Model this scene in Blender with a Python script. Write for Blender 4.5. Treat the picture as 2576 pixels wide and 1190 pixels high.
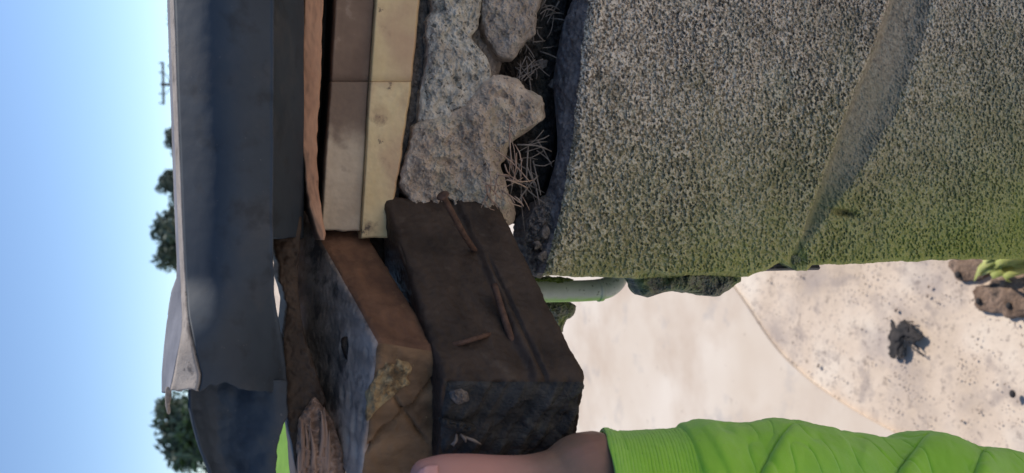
import bpy, math, random
import numpy as np
from mathutils import Vector
from mathutils.geometry import tessellate_polygon

random.seed(7); rng = np.random.default_rng(7)
for o in list(bpy.data.objects): bpy.data.objects.remove(o)
scene = bpy.context.scene
col = scene.collection
R = math.radians

# ------------------------------------------------------------------ camera
H = 1.55                      # eye height
PITCH = R(20.0)               # looking down, phone held sideways (world up is picture left)
FP = 1983.0                   # focal length in units of a 2576-wide picture
Fv = np.array([0, math.cos(PITCH), -math.sin(PITCH)])
Xc = np.array([0, -math.sin(PITCH), -math.cos(PITCH)])
Yc = np.array([1.0, 0, 0])
cam_d = bpy.data.cameras.new('camera'); cam = bpy.data.objects.new('camera', cam_d); col.objects.link(cam)
from mathutils import Matrix
m = Matrix.Identity(4)
for i in range(3):
    m[i][0] = Xc[i]; m[i][1] = Yc[i]; m[i][2] = -Fv[i]
m[2][3] = H
cam.matrix_world = m
cam_d.sensor_fit = 'HORIZONTAL'; cam_d.sensor_width = 36
cam_d.angle = 2*math.atan(1288/FP)
cam_d.clip_start = 0.01; cam_d.clip_end = 3000
cam_d.dof.use_dof = True; cam_d.dof.focus_distance = 0.54; cam_d.dof.aperture_fstop = 10.5
scene.camera = cam

# ------------------------------------------------------------------ light
SUN_EL, SUN_AZ = R(48), R(52)          # azimuth clockwise from +Y (towards +X)
S = Vector((math.sin(SUN_AZ)*math.cos(SUN_EL), math.cos(SUN_AZ)*math.cos(SUN_EL), math.sin(SUN_EL)))
w = bpy.data.worlds.new("World"); scene.world = w; w.use_nodes = True
nt = w.node_tree; nt.nodes.clear()
sky = nt.nodes.new('ShaderNodeTexSky'); sky.sky_type = 'NISHITA'; sky.sun_disc = False
sky.sun_elevation = SUN_EL; sky.sun_rotation = SUN_AZ
sky.altitude = 3000; sky.air_density = 1.0; sky.dust_density = 0.3; sky.ozone_density = 2.2
bg = nt.nodes.new('ShaderNodeBackground'); bg.inputs['Strength'].default_value = 0.105
wo = nt.nodes.new('ShaderNodeOutputWorld')
nt.links.new(sky.outputs[0], bg.inputs[0]); nt.links.new(bg.outputs[0], wo.inputs[0])
sl = bpy.data.lights.new('sun', 'SUN'); sl.energy = 2.8; sl.angle = R(0.5); sl.color = (1, .93, .84)
so = bpy.data.objects.new('sun', sl); col.objects.link(so)
so.rotation_euler = S.to_track_quat('Z', 'Y').to_euler(); so.location = (2, 2, 6)
scene.view_settings.view_transform = 'Standard'; scene.view_settings.look = 'None'
scene.view_settings.exposure = 0.55; scene.view_settings.gamma = 1
scene.view_settings.use_curve_mapping = False

# ------------------------------------------------------------------ helpers
def W(u, v, y):
    """world point at world depth y behind picture position (u, v) of the 2576x1190 view"""
    u = np.asarray(u, float); v = np.asarray(v, float); y = np.asarray(y, float)
    a = (u-1288)/FP; b = (595-v)/FP
    dy = Fv[1] + Xc[1]*a; dz = Fv[2] + Xc[2]*a
    t = y/dy
    x, y2, z = np.broadcast_arrays(b*t, dy*t, H + dz*t)
    return np.stack([x, y2, z], -1)
def G(u, v, z=0.0):
    a = (u-1288)/FP; b = (595-v)/FP
    dy = Fv[1] + Xc[1]*a; dz = Fv[2] + Xc[2]*a
    t = (z-H)/dz
    return np.array([b*t, dy*t, z])

ROT = np.array([[.62, -.48, .62], [.70, .70, -.15], [-.36, .53, .77]])
def _h(ix, iy, iz, seed):
    n = (ix*374761393 + iy*668265263 + iz*2147483647 + seed*1274126177) & 0xffffffff
    n = ((n ^ (n >> 13)) * 1274126177) & 0xffffffff
    n = ((n ^ (n >> 16)) * 2246822519) & 0xffffffff
    return ((n ^ (n >> 15)) & 0xffff)/65535.0
def noise(P, scale, seed=0):
    """value noise -1..1, P (...,3) in metres"""
    Q = (np.asarray(P)@ROT)*scale + 1000.37
    I = np.floor(Q).astype(np.int64); f = Q-I; f = f*f*f*(f*(f*6-15)+10)
    ix, iy, iz = I[..., 0], I[..., 1], I[..., 2]; fx, fy, fz = f[..., 0], f[..., 1], f[..., 2]
    r = 0
    for a in (0, 1):
        for b in (0, 1):
            for c in (0, 1):
                r = r + _h(ix+a, iy+b, iz+c, seed)*(fx if a else 1-fx)*(fy if b else 1-fy)*(fz if c else 1-fz)
    return r*2-1
def fbm(P, scale, oct=4, seed=0, gain=.5):
    s = 0; a = 1; t = 0
    for k in range(oct):
        s = s + a*noise(P, scale*2.03**k, seed+k*17); t += a; a *= gain
    return s/t
def sstep(a, b, x):
    t = np.clip((x-a)/(b-a), 0, 1); return t*t*(3-2*t)

def mesh(name, V, F, mats, parent=None, loc=None, smooth=True, idx=None, mods=None):
    V = np.asarray(V, float).reshape(-1, 3)
    base = Vector((0, 0, 0))
    if parent is not None:
        p = parent
        while p is not None: base = base + p.location; p = p.parent
    if loc is None:
        loc = Vector((0, 0, 0)) if parent is not None else Vector((float(V[:, 0].mean()), float(V[:, 1].mean()), float(V[:, 2].min())))
    V = V - np.array(base) - np.array(loc)
    me = bpy.data.meshes.new(name)
    me.from_pydata(V.tolist() if len(V) < 5000 else V, [], F)
    if not isinstance(mats, (list, tuple)): mats = [mats]
    for q in mats: me.materials.append(q)
    if idx is not None: me.polygons.foreach_set('material_index', np.asarray(idx, np.int32))
    me.polygons.foreach_set('use_smooth', [smooth]*len(me.polygons))
    me.update()
    o = bpy.data.objects.new(name, me); col.objects.link(o)
    o.location = loc
    if parent is not None: o.parent = parent
    return o
def tag(o, label=None, cat=None, group=None, kind=None):
    if label: o['label'] = label
    if cat: o['category'] = cat
    if group: o['group'] = group
    if kind: o['kind'] = kind
    return o
def thing(name, label, cat, loc, group=None):
    o = bpy.data.objects.new(name, None); col.objects.link(o); o.location = Vector([float(c) for c in loc])
    o.empty_display_size = .02
    return tag(o, label, cat, group)
def grid_faces(n, m_, off=0, closed=False, flip=False):
    i, j = np.meshgrid(np.arange(n-1), np.arange(m_ if closed else m_-1), indexing='ij')
    j2 = (j+1) % m_
    a = i*m_+j; b = i*m_+j2; c = (i+1)*m_+j2; d = (i+1)*m_+j
    q = np.stack([a, b, c, d] if not flip else [d, c, b, a], -1).reshape(-1, 4)+off
    return q.tolist()

def polyline(pts, n):
    pts = np.asarray(pts, float); seg = np.linalg.norm(np.diff(pts, axis=0), axis=1)
    s = np.concatenate([[0], np.cumsum(seg)]); t = np.linspace(0, s[-1], n)
    return np.stack([np.interp(t, s, pts[:, k]) for k in range(pts.shape[1])], -1)
def smooth_line(pts, n, it=2):
    pts = np.asarray(pts, float)
    for _ in range(it):
        a = pts[:-1]*.75+pts[1:]*.25; b = pts[:-1]*.25+pts[1:]*.75
        q = np.empty((2*len(a), pts.shape[1])); q[0::2] = a; q[1::2] = b
        pts = np.vstack([pts[:1], q, pts[-1:]])
    return polyline(pts, n)
def smooth_loop(pts, n, it=2):
    pts = np.asarray(pts, float)
    for _ in range(it):
        nx = np.roll(pts, -1, 0)
        q = np.empty((2*len(pts), pts.shape[1])); q[0::2] = pts*.75+nx*.25; q[1::2] = pts*.25+nx*.75
        pts = q
    return polyline(np.vstack([pts, pts[:1]]), n+1)[:-1]

def lump(name, outline, yb, bulge, back, mat, parent=None, seed=0, n=260, rings=60, jit=3.5, rough=.0012,
         big=.004, p=.5, it=2, fn=None, fine=1.0):
    """rounded irregular mass: outline (u,v) at depth yb, bulging `bulge` m towards the viewer, `back` m deep"""
    L = smooth_loop(outline, n, it)
    c = L.mean(0)
    d = L-c; P3 = np.stack([L[:, 0]*.02, L[:, 1]*.02, np.zeros(n)], -1)
    k = fbm(P3, 1.0, 4, seed)
    L = L + d/np.linalg.norm(d, axis=1, keepdims=True)*(k*jit*2)[:, None]
    r = np.linspace(0, 1, rings)[:, None]**.8
    U = c[0]+(L[None, :, 0]-c[0])*r; V = c[1]+(L[None, :, 1]-c[1])*r
    y = yb - bulge*(1-r**3)**p + np.zeros_like(U)
    X = W(U, V, y)
    e = (1-r**6)
    dn = big*fbm(X, 55, 5, seed+5, .6) + rough*(fbm(X, 260*fine, 3, seed+9)) + rough*.8*np.clip(noise(X, 600*fine, seed+11), -.1, 1)
    if fn is not None: dn = dn + fn(U, V, X)
    y = y - dn*(e*.85+.15)
    X = W(U, V, y)
    nb = 8
    Bk = []
    for i in range(1, nb+1):
        t = i/nb
        Q = X[-1].copy(); cc = Q.mean(0)
        sh = 1-.25*t**2
        Q = cc+(Q-cc)*sh; Q[:, 1] = X[-1][:, 1]+back*t
        Q = Q + .0015*fbm(Q, 200, 2, seed+3)[:, None]
        Bk.append(Q)
    A = np.concatenate([X, np.array(Bk)], 0)
    n0 = A.shape[0]
    F = grid_faces(n0, n, closed=True)
    F.append([(n0-1)*n+i for i in range(n)])
    return mesh(name, A.reshape(-1, 3), F, mat, parent)

def hexa(name, C, res, r, mat, parent=None, disp=None, idxfn=None, loc=None):
    """rounded, subdivided six-sided block. C[i][j][k] corner points; a: 0 far..1 near, b: 0 up..1 down, c: 0 right..1 left"""
    C = np.asarray(C, float).reshape(2, 2, 2, 3)
    La = np.linalg.norm(C[1].mean((0, 1))-C[0].mean((0, 1))); Lb = np.linalg.norm(C[:, 1].mean((0, 1))-C[:, 0].mean((0, 1)))
    Lc = np.linalg.norm(C[:, :, 1].mean((0, 1))-C[:, :, 0].mean((0, 1)))
    dims = np.array([La, Lb, Lc]); N = np.maximum(2, (dims/res).astype(int))
    V = []; F = []; off = 0; FA = []
    def lin(n, L):
        t = np.linspace(0, 1, n+1)
        return t
    for ax in range(3):
        o1, o2 = [q for q in range(3) if q != ax]
        for side in (0, 1):
            A, B = np.meshgrid(lin(N[o1], 0), lin(N[o2], 0), indexing='ij')
            T = np.zeros(A.shape+(3,)); T[..., o1] = A; T[..., o2] = B; T[..., ax] = side
            flip = (side == 1) ^ (ax == 1)
            V.append(T.reshape(-1, 3)); gf = grid_faces(A.shape[0], A.shape[1], off, flip=not flip); F += gf; FA += [ax*2+side]*len(gf); off += A.size
    T = np.concatenate(V)
    q = T*dims; qc = np.minimum(np.maximum(q, r), dims-r); d = q-qc
    ln = np.linalg.norm(d, axis=1, keepdims=True)
    q = qc + d/np.maximum(ln, 1e-9)*r*(ln > 1e-9); nd = d/np.maximum(ln, 1e-9)
    T2 = q/dims
    a, b, c = T2[:, 0:1], T2[:, 1:2], T2[:, 2:3]
    P = 0
    for i in (0, 1):
        for j in (0, 1):
            for k in (0, 1):
                P = P + C[i, j, k]*(a if i else 1-a)*(b if j else 1-b)*(c if k else 1-c)
    ea = C[1].mean((0, 1))-C[0].mean((0, 1)); eb = C[:, 1].mean((0, 1))-C[:, 0].mean((0, 1)); ec = C[:, :, 1].mean((0, 1))-C[:, :, 0].mean((0, 1))
    Nn = nd[:, 0:1]*ea/La + nd[:, 1:2]*eb/Lb + nd[:, 2:3]*ec/Lc
    if disp is not None: P = P + Nn*disp(P, T2, nd)[:, None]
    o = mesh(name, P, F, mat, parent, loc)
    if idxfn is not None:
        mats, fn = idxfn; FA = np.array(FA); Tc = T[np.array(F)].mean(1)
        for q in mats[1:]: o.data.materials.append(q)
        o.data.polygons.foreach_set('material_index', fn(FA, Tc).astype(np.int32))
    return o

def tube(name, pts, rad, mat, parent=None, seg=14, it=2, n=40, cap=True, dfn=None, smooth=True):
    pts = np.asarray(pts, float)
    rad = np.broadcast_to(np.asarray(rad, float), (len(pts),))
    L = smooth_line(np.hstack([pts, rad[:, None]]), n, it)
    Pc, rr = L[:, :3], L[:, 3]
    T = np.gradient(Pc, axis=0); T /= np.linalg.norm(T, axis=1, keepdims=True)
    up = np.array([0.1, -1, .05]); V = []
    for i in range(n):
        a = np.cross(T[i], up); a /= np.linalg.norm(a); b = np.cross(a, T[i])
        th = np.linspace(0, 2*math.pi, seg, endpoint=False)
        q = np.cos(th)[:, None]*a+np.sin(th)[:, None]*b
        k = rr[i]
        if dfn is not None: k = (rr[i]+dfn(i/(n-1), th))[:, None]
        V.append(Pc[i]+q*k); up = b
    V = np.array(V); F = grid_faces(n, seg, closed=True, flip=True)
    if cap: F.append(list(range(seg))); F.append([(n-1)*seg+i for i in range(seg)][::-1])
    return mesh(name, V.reshape(-1, 3), F, mat, parent, smooth=smooth)

# ------------------------------------------------------------------ materials
def material(name, ramp, scale=40, detail=8, rough=.85, bumps=(), spots=(), spec=.3, rough_var=0, stretch=None,
             sheen=0, distortion=0, sss=None, coat=0, gradient=None, metallic=0):
    mt = bpy.data.materials.new(name); mt.use_nodes = True; t = mt.node_tree; N = t.nodes; N.clear()
    out = N.new('ShaderNodeOutputMaterial'); b = N.new('ShaderNodeBsdfPrincipled'); t.links.new(b.outputs[0], out.inputs[0])
    tc = N.new('ShaderNodeTexCoord'); mp = N.new('ShaderNodeMapping'); t.links.new(tc.outputs['Object'], mp.inputs[0])
    if stretch:
        mp.inputs['Scale'].default_value = stretch[0]; mp.inputs['Rotation'].default_value = stretch[1]
    def nz(s, d=6, dist=0, typ='NOISE', mapped=True):
        if typ == 'VORONOI':
            n = N.new('ShaderNodeTexVoronoi'); n.inputs['Scale'].default_value = s; o = n.outputs['Distance']
        else:
            n = N.new('ShaderNodeTexNoise'); n.inputs['Scale'].default_value = s; n.inputs['Detail'].default_value = d
            n.inputs['Distortion'].default_value = dist; n.inputs['Roughness'].default_value = .6; o = n.outputs[0]
        t.links.new((mp.outputs[0] if mapped else tc.outputs['Object']), n.inputs['Vector']); return o
    cr = N.new('ShaderNodeValToRGB'); el = cr.color_ramp.elements
    for i, (p, c) in enumerate(ramp):
        e = el[i] if i < 2 else el.new(p)
        e.position = p; e.color = (*c, 1)
    t.links.new(nz(scale, detail, distortion), cr.inputs[0]); cur = cr.outputs[0]
    def mix(fac, c):
        nonlocal cur
        mx = N.new('ShaderNodeMix'); mx.data_type = 'RGBA'; t.links.new(fac, mx.inputs[0]); t.links.new(cur, mx.inputs[6])
        mx.inputs[7].default_value = (*c, 1); cur = mx.outputs[2]
    for (c, s, lo, hi, amt) in spots:
        r = N.new('ShaderNodeMapRange'); r.inputs['From Min'].default_value = lo; r.inputs['From Max'].default_value = hi
        r.inputs['To Max'].default_value = amt; r.clamp = True
        t.links.new(nz(abs(s), 5, 0, 'VORONOI' if s < 0 else 'NOISE', False), r.inputs[0]); mix(r.outputs[0], c)
    if gradient:   # (colour, normal vector, offset, width, noise scale, noise amount, max)
        for (c, vec, o0, wd, ns, na, mxv) in gradient:
            dp = N.new('ShaderNodeVectorMath'); dp.operation = 'DOT_PRODUCT'; t.links.new(tc.outputs['Object'], dp.inputs[0]); dp.inputs[1].default_value = vec
            a = N.new('ShaderNodeMath'); a.operation = 'MULTIPLY_ADD'; t.links.new(nz(ns, 6, 0, 'NOISE', False), a.inputs[0]); a.inputs[1].default_value = na
            t.links.new(dp.outputs['Value'], a.inputs[2])
            r = N.new('ShaderNodeMapRange'); r.inputs['From Min'].default_value = o0+na*.5; r.inputs['From Max'].default_value = o0+wd+na*.5
            r.inputs['To Max'].default_value = mxv; r.interpolation_type = 'SMOOTHSTEP'; t.links.new(a.outputs[0], r.inputs[0]); mix(r.outputs[0], c)
    t.links.new(cur, b.inputs['Base Color'])
    b.inputs['Roughness'].default_value = rough; b.inputs['Specular IOR Level'].default_value = spec; b.inputs['Metallic'].default_value = metallic
    if rough_var:
        r = N.new('ShaderNodeMapRange'); r.inputs['To Min'].default_value = rough-rough_var; r.inputs['To Max'].default_value = rough+rough_var
        t.links.new(nz(scale*1.3), r.inputs[0]); t.links.new(r.outputs[0], b.inputs['Roughness'])
    if sheen: b.inputs['Sheen Weight'].default_value = sheen
    if coat: b.inputs['Coat Weight'].default_value = coat; b.inputs['Coat Roughness'].default_value = .3
    if sss:
        b.inputs['Subsurface Weight'].default_value = sss[0]; b.inputs['Subsurface Radius'].default_value = sss[1]; b.inputs['Subsurface Scale'].default_value = sss[2]
    prev = None
    for (s, st, dist) in bumps:
        bp = N.new('ShaderNodeBump'); bp.inputs['Strength'].default_value = st; bp.inputs['Distance'].default_value = dist
        t.links.new(nz(abs(s), 6, 0, 'VORONOI' if s < 0 else 'NOISE'), bp.inputs['Height'])
        if prev is not None: t.links.new(prev, bp.inputs['Normal'])
        prev = bp.outputs[0]
    if prev is not None: t.links.new(prev, b.inputs['Normal'])
    return mt

M = {}
GREEN = (.17, .23, .045)
M['cast'] = material('rough_concrete', [(.37, (.12, .09, .065)), (.47, (.40, .33, .25)), (.57, (.76, .66, .53))], 460, 4, .95,
    bumps=((700, .7, .0006),), spots=(((.14, .12, .08), 11, .50, .70, .50), ((.20, .17, .12), 34, .52, .68, .45), ((.58, .58, .46), 20, .54, .70, .40), ((.07, .055, .04), 190, .56, .66, .7)),
    gradient=[((.34, .32, .13), (-1, 0, -.30), -.38, .20, 22, .14, .62), ((.36, .41, .05), (-1, 0, -.22), -.150, .13, 30, .08, .66)])  # green is partly algae, partly bounce light from the sleeve painted in
M['band'] = material('smoother_cement_band', [(.3, (.20, .165, .125)), (.5, (.33, .28, .21)), (.65, (.44, .38, .29))], 300, 5, .95, bumps=((900, .5, .0004),), spots=(((.08, .07, .055), 110, .62, .70, .7),),
    gradient=[((.24, .235, .14), (-1, 0, -.30), -.36, .20, 22, .10, .70), ((.19, .24, .03), (-1, 0, -.22), -.155, .13, 30, .08, .75)])  # same green mix: algae plus sleeve bounce put into the colour
M['cast_smooth'] = material('cement_skim', [(.3, (.22, .20, .17)), (.6, (.35, .33, .28))], 160, 7, .9, bumps=((900, .4, .0004),),
    spots=(((.10, .09, .08), 60, .55, .7, .6),))
M['rim'] = material('slate_grey_mortar', [(.3, (.09, .08, .08)), (.65, (.20, .185, .185))], 120, 8, .9, bumps=((500, .8, .0008),),
    spots=(((.3, .3, .29), 320, .62, .7, .5), ((.06, .05, .04), 70, .55, .7, .5)))
M['mortar'] = material('old_mortar', [(.3, (.26, .20, .155)), (.5, (.46, .37, .29)), (.7, (.66, .56, .45))], 70, 10, .95,
    bumps=((420, .8, .0012), (1100, .5, .0005)), spots=(((.08, .07, .055), 230, .60, .68, .8), ((.36, .37, .29), 28, .5, .65, .5), ((.17, .12, .09), 48, .58, .72, .6)))
M['mortar_pale'] = material('pale_mortar', [(.3, (.27, .24, .195)), (.5, (.52, .48, .41)), (.7, (.70, .66, .57))], 110, 10, .95,
    bumps=((420, .8, .0012), (1100, .5, .0005)), spots=(((.07, .07, .06), 260, .56, .64, .85), ((.30, .26, .22), 40, .5, .68, .6)))
M['mortar_brown'] = material('brown_mortar', [(.3, (.20, .165, .135)), (.5, (.36, .30, .25)), (.7, (.52, .45, .38))], 90, 10, .95,
    bumps=((420, .9, .0013), (1100, .5, .0005)), spots=(((.07, .06, .05), 200, .58, .67, .8), ((.40, .39, .33), 35, .56, .68, .6)))
M['soil'] = material('dark_soil', [(.3, (.03, .024, .02)), (.7, (.12, .10, .085))], 200, 8, 1, bumps=((300, 1, .003),))
M['crumb'] = material('mortar_crumbs', [(.3, (.07, .06, .055)), (.7, (.24, .21, .19))], 300, 8, 1, bumps=((900, .8, .001),))
M['dark'] = material('shade_dark_masonry', [(.3, (.02, .018, .016)), (.7, (.06, .05, .045))], 60, 8, 1, bumps=((200, 1, .003),))  # near-black colour stands in for the shade inside the gap
M['cream'] = material('cream_paint', [(.3, (.60, .44, .22)), (.6, (.76, .60, .34))], 35, 8, .6, bumps=((500, .25, .0004), (60, .3, .001)),
    spots=(((.34, .21, .12), 26, .50, .70, .75), ((.45, .28, .17), 9, .50, .60, .5), ((.20, .13, .08), 60, .60, .72, .8), ((.09, .07, .05), 120, .66, .70, .9), ((.58, .38, .24), 14, .45, .65, .6)),
    rough_var=.15, spec=.4)
M['cream_dull'] = material('dulled_cream_paint', [(.3, (.40, .31, .22)), (.6, (.56, .46, .34))], 32, 8, .65, bumps=((500, .3, .0005), (60, .3, .001)),
    spots=(((.17, .115, .085), 22, .52, .64, .85), ((.62, .55, .45), 45, .60, .72, .6)), gradient=[((.17, .115, .085), (1, 0, 0), .004, .022, 45, .03, .92)])
M['cream_brown'] = material('brown_stained_paint', [(.3, (.14, .092, .068)), (.6, (.24, .165, .12))], 30, 8, .7, bumps=((500, .35, .0006), (60, .4, .001)),
    spots=(((.42, .33, .26), 30, .54, .66, .8), ((.05, .04, .035), 60, .58, .7, .6)))
M['orange'] = material('orange_timber', [(.3, (.34, .175, .11)), (.6, (.50, .29, .19))], 30, 8, .85, stretch=((.3, 1, 1), (0, 0, 0)),
    bumps=((400, .4, .0006),), spots=(((.12, .07, .05), 120, .62, .72, .7), ((.26, .13, .08), 25, .5, .7, .5)))
M['felt'] = material('black_roofing_felt', [(.3, (.020, .031, .046)), (.7, (.038, .054, .074))], 18, 8, .68, bumps=((300, .15, .0004), (25, .10, .001)),
    spots=(((.09, .085, .085), 24, .55, .75, .45), ((.012, .016, .022), 60, .55, .7, .6), ((.14, .14, .14), 420, .69, .73, .6)), spec=.5, rough_var=.12)
M['damp_board'] = material('damp_dark_board', [(.3, (.022, .031, .044)), (.7, (.040, .053, .068))], 14, 8, .7, bumps=((200, .3, .0006),))
M['curl'] = material('curled_felt_shade_grey', [(.3, (.13, .135, .16)), (.7, (.26, .26, .29))], 40, 8, .8, bumps=((900, .5, .0005),), spots=(((.06, .06, .08), 60, .58, .7, .8),))  # cooler grey paints this fold as lit by sky, not sun
M['felt_top'] = material('weathered_felt_top', [(.3, (.26, .22, .19)), (.7, (.45, .39, .34))], 60, 9, .9, bumps=((900, .7, .0006), (50, .6, .003)),
    spots=(((.10, .085, .08), 85, .57, .68, .75), ((.07, .06, .055), 300, .62, .68, .7)))
WOODROT = (0, 0, R(-25))
def wood(name, a, b, spots=(), rough=.85, sc=60, bump=.6, rot=WOODROT, st=(1, .12, 1)):
    return material(name, [(.3, a), (.65, b)], sc, 9, rough, stretch=(st, rot), bumps=((260, bump, .0012), (60, bump*.7, .002)), spots=spots)
M['grey_wood'] = wood('grey_weathered_timber', (.20, .155, .13), (.46, .37, .32), (((.05, .045, .045), 40, .52, .62, .85), ((.05, .045, .04), 15, .52, .66, .6), ((.50, .43, .36), 110, .62, .72, .5)))
M['brown_wood'] = wood('brown_timber', (.075, .040, .028), (.20, .105, .062), (((.05, .03, .02), 24, .5, .7, .6), ((.30, .19, .11), 70, .62, .75, .5)))
M['end_wood'] = material('brown_timber_end', [(.3, (.11, .065, .035)), (.65, (.26, .16, .09))], 70, 9, .85, stretch=((1, 1, .35), (0, R(55), 0)),
    bumps=((300, .8, .0012), (90, .7, .0025)), spots=(((.035, .025, .018), 30, .52, .68, .7), ((.40, .30, .14), 260, .70, .74, .8)))
M['patch'] = material('mortar_patch', [(.3, (.22, .14, .07)), (.65, (.44, .33, .18))], 150, 9, .95, bumps=((400, 1, .002),),
    spots=(((.09, .06, .035), 90, .52, .62, .85),))
M['splinter'] = wood('split_pale_timber', (.12, .075, .055), (.38, .26, .20), (((.05, .035, .03), 60, .56, .66, .8),), sc=120, rot=(0, 0, 0), st=(.15, 1, 1))
M['black_wood'] = wood('dark_wet_timber', (.020, .013, .010), (.062, .042, .031), (((.12, .10, .08), 60, .62, .74, .4),), rough=.6)
M['black_end'] = material('dark_timber_end', [(.3, (.018, .018, .018)), (.65, (.075, .072, .068))], 80, 9, .75, stretch=((1, 1, .3), (0, R(-62), 0)),
    bumps=((200, 1, .003), (70, 1, .004)), spots=(((.16, .15, .12), 46, .62, .74, .5),))
M['rust'] = material('rusty_steel', [(.3, (.06, .032, .022)), (.65, (.14, .080, .055))], 300, 7, .85, bumps=((900, .8, .0005),))
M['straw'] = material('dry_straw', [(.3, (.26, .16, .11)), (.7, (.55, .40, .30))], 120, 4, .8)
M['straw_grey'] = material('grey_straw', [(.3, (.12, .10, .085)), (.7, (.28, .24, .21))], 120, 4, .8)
M['pipe'] = material('white_pipe_with_green_bounce', [(.3, (.46, .48, .44)), (.7, (.62, .63, .58))], 60, 6, .45, bumps=((300, .2, .0003),),
    gradient=[((.22, .46, .05), (-1, 0, 0), .0015, .005, 120, .005, .95)], spots=(((.12, .13, .08), 190, .62, .68, .7),), spec=.5)  # green side is light bounced off the sleeve, put into the colour
M['moss_chunk'] = material('mossy_rubble', [(.3, (.10, .10, .085)), (.6, (.27, .26, .21))], 110, 9, .95, bumps=((420, 1, .0015),),
    spots=((GREEN, 45, .42, .58, .85), ((.30, .36, .08), 120, .56, .66, .7)))
M['rubble'] = material('broken_concrete', [(.3, (.14, .135, .115)), (.6, (.32, .30, .25))], 90, 9, .95, bumps=((320, 1, .002),),
    spots=((GREEN, 30, .42, .58, .6),))
M['skin'] = material('skin', [(.3, (.20, .125, .085)), (.7, (.29, .185, .13))], 60, 6, .5, bumps=((900, .35, .0003), (160, .3, .0006)),
    spots=(((.30, .12, .10), 30, .5, .68, .4),), sss=(.12, (1, .35, .2), .004), spec=.4, gradient=[((.52, .26, .215), (0, 0, 1), .028, .045, 60, .01, .9)])
M['nail'] = material('fingernail', [(.3, (.55, .27, .25)), (.7, (.62, .34, .31))], 80, 3, .3, spec=.5, coat=.2)
M['hivis'] = material('bright_green_knit', [(.3, (.31, .62, .045)), (.7, (.38, .72, .07))], 30, 5, .85, bumps=((1800, .7, .0005), (220, .25, .0010)), sheen=.35, spec=.1, spots=(((.10, .22, .03), 300, .70, .74, .7), ((.20, .50, .10), 14, .5, .7, .5)))
M['ground'] = material('speckled_concrete_ground', [(.3, (.54, .42, .31)), (.5, (.72, .58, .45)), (.7, (.84, .73, .60))], 3.2, 9, .95,
    bumps=((60, .4, .004),), spots=(((.22, .17, .14), 26, .61, .70, .75), ((.10, .08, .07), 60, .68, .73, .9), ((.42, .35, .31), 2.6, .50, .62, .75), ((.28, .22, .19), 90, .58, .66, .6), ((.34, .28, .25), 11, .56, .66, .6)))
M['path'] = material('smooth_pale_concrete', [(.3, (.66, .54, .42)), (.7, (.86, .77, .66))], 1.1, 4, .9, bumps=((30, .2, .003),),
    spots=(((.58, .45, .34), 1.6, .46, .62, .7), ((.40, .37, .36), 6, .58, .72, .5), ((.45, .36, .28), 30, .66, .72, .5)))
M['grass'] = material('lawn_green', [(.3, (.10, .22, .02)), (.7, (.22, .40, .05))], 2, 8, .9)
M['earth'] = material('brown_earth', [(.3, (.12, .075, .05)), (.7, (.36, .25, .18))], 22, 9, 1, bumps=((60, 1, .01),), spots=(((.05, .04, .035), 20, .58, .66, .9),))
M['grit'] = material('tan_grit', [(.3, (.20, .15, .12)), (.7, (.46, .36, .28))], 90, 4, 1)
M['dead'] = material('dark_dead_leaf', [(.3, (.02, .022, .025)), (.7, (.07, .06, .055))], 40, 6, .9)
M['blade'] = material('yellow_green_blade', [(.3, (.30, .34, .08)), (.7, (.50, .50, .18))], 20, 5, .6, sss=(.2, (.3, .5, .1), .002))
M['leaf'] = material('tree_leaf', [(.3, (.07, .105, .085)), (.7, (.14, .17, .13))], .6, 5, .7)  # bluish lift puts the distance haze into the leaf colour
M['bark'] = material('bark', [(.3, (.07, .055, .045)), (.7, (.15, .12, .10))], 3, 5, .9)
M['pole'] = material('grey_pole_timber', [(.3, (.06, .055, .055)), (.7, (.11, .10, .10))], 3, 5, .9)
M['glass'] = material('dark_insulator', [(.3, (.05, .04, .04)), (.7, (.09, .07, .06))], 3, 3, .3)

# ------------------------------------------------------------------ ground, path, lawn
def sheet(name, pts, mat, z, kind='structure', label=None, nsub=1):
    pts = [np.array([p[0], p[1], z]) for p in pts]
    return tag(mesh(name, pts, [list(range(len(pts)))], mat, loc=Vector((0, 0, 0)), smooth=False), kind=kind)
gx = np.concatenate([-np.geomspace(1500, 2, 24), np.linspace(-1.8, 1.8, 40), np.geomspace(2, 1500, 24)])
gy = np.concatenate([[-1500, -300, -60, -10, -3], np.linspace(-1, 6, 70), np.geomspace(6.5, 1500, 24)])
GX, GY = np.meshgrid(gx, gy, indexing='ij')
P = np.stack([GX, GY, np.zeros_like(GX)], -1)
near = np.exp(-(GX**2+GY**2)/60)
P[..., 2] = (.006*fbm(P, 1.3, 4, 3)-.006)*near - .002
tag(mesh('ground', P.reshape(-1, 3), grid_faces(len(gx), len(gy), flip=True), M['ground'], loc=Vector((0, 0, 0))), kind='structure')
edge = smooth_line([G(1700, 560), G(1790, 650), G(1868, 750), G(1950, 880), G(2040, 962), G(2150, 1035), G(2290, 1110), G(2500, 1190), G(2900, 1300)], 60, 2)
pv = [(e[0], e[1], .003) for e in edge]
pv0 = [(e[0], e[1], -.006) for e in edge]; pvin = []
for i, e in enumerate(edge):
    pvin.append((e[0]-.16, e[1]+.22, .010))
outer = [(-14, .2, .010), (-14, 11, .010), (9, 11, .010), (9, 4.5, .010), (pv[0][0]+2.5, pv[0][1]+1.0, .010)]
n = len(pv)
V = pv0+pv+pvin+[(p[0], p[1], .010) for p in outer]
F = [[i, i+1, n+i+1, n+i] for i in range(n-1)]+[[n+i, n+i+1, 2*n+i+1, 2*n+i] for i in range(n-1)]
ring = [2*n+i for i in range(n)]+[3*n+i for i in range(len(outer))]
F.append(ring)
tag(mesh('path', V, F, M['path'], loc=Vector((0, 0, 0)), smooth=False), kind='structure')
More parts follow.
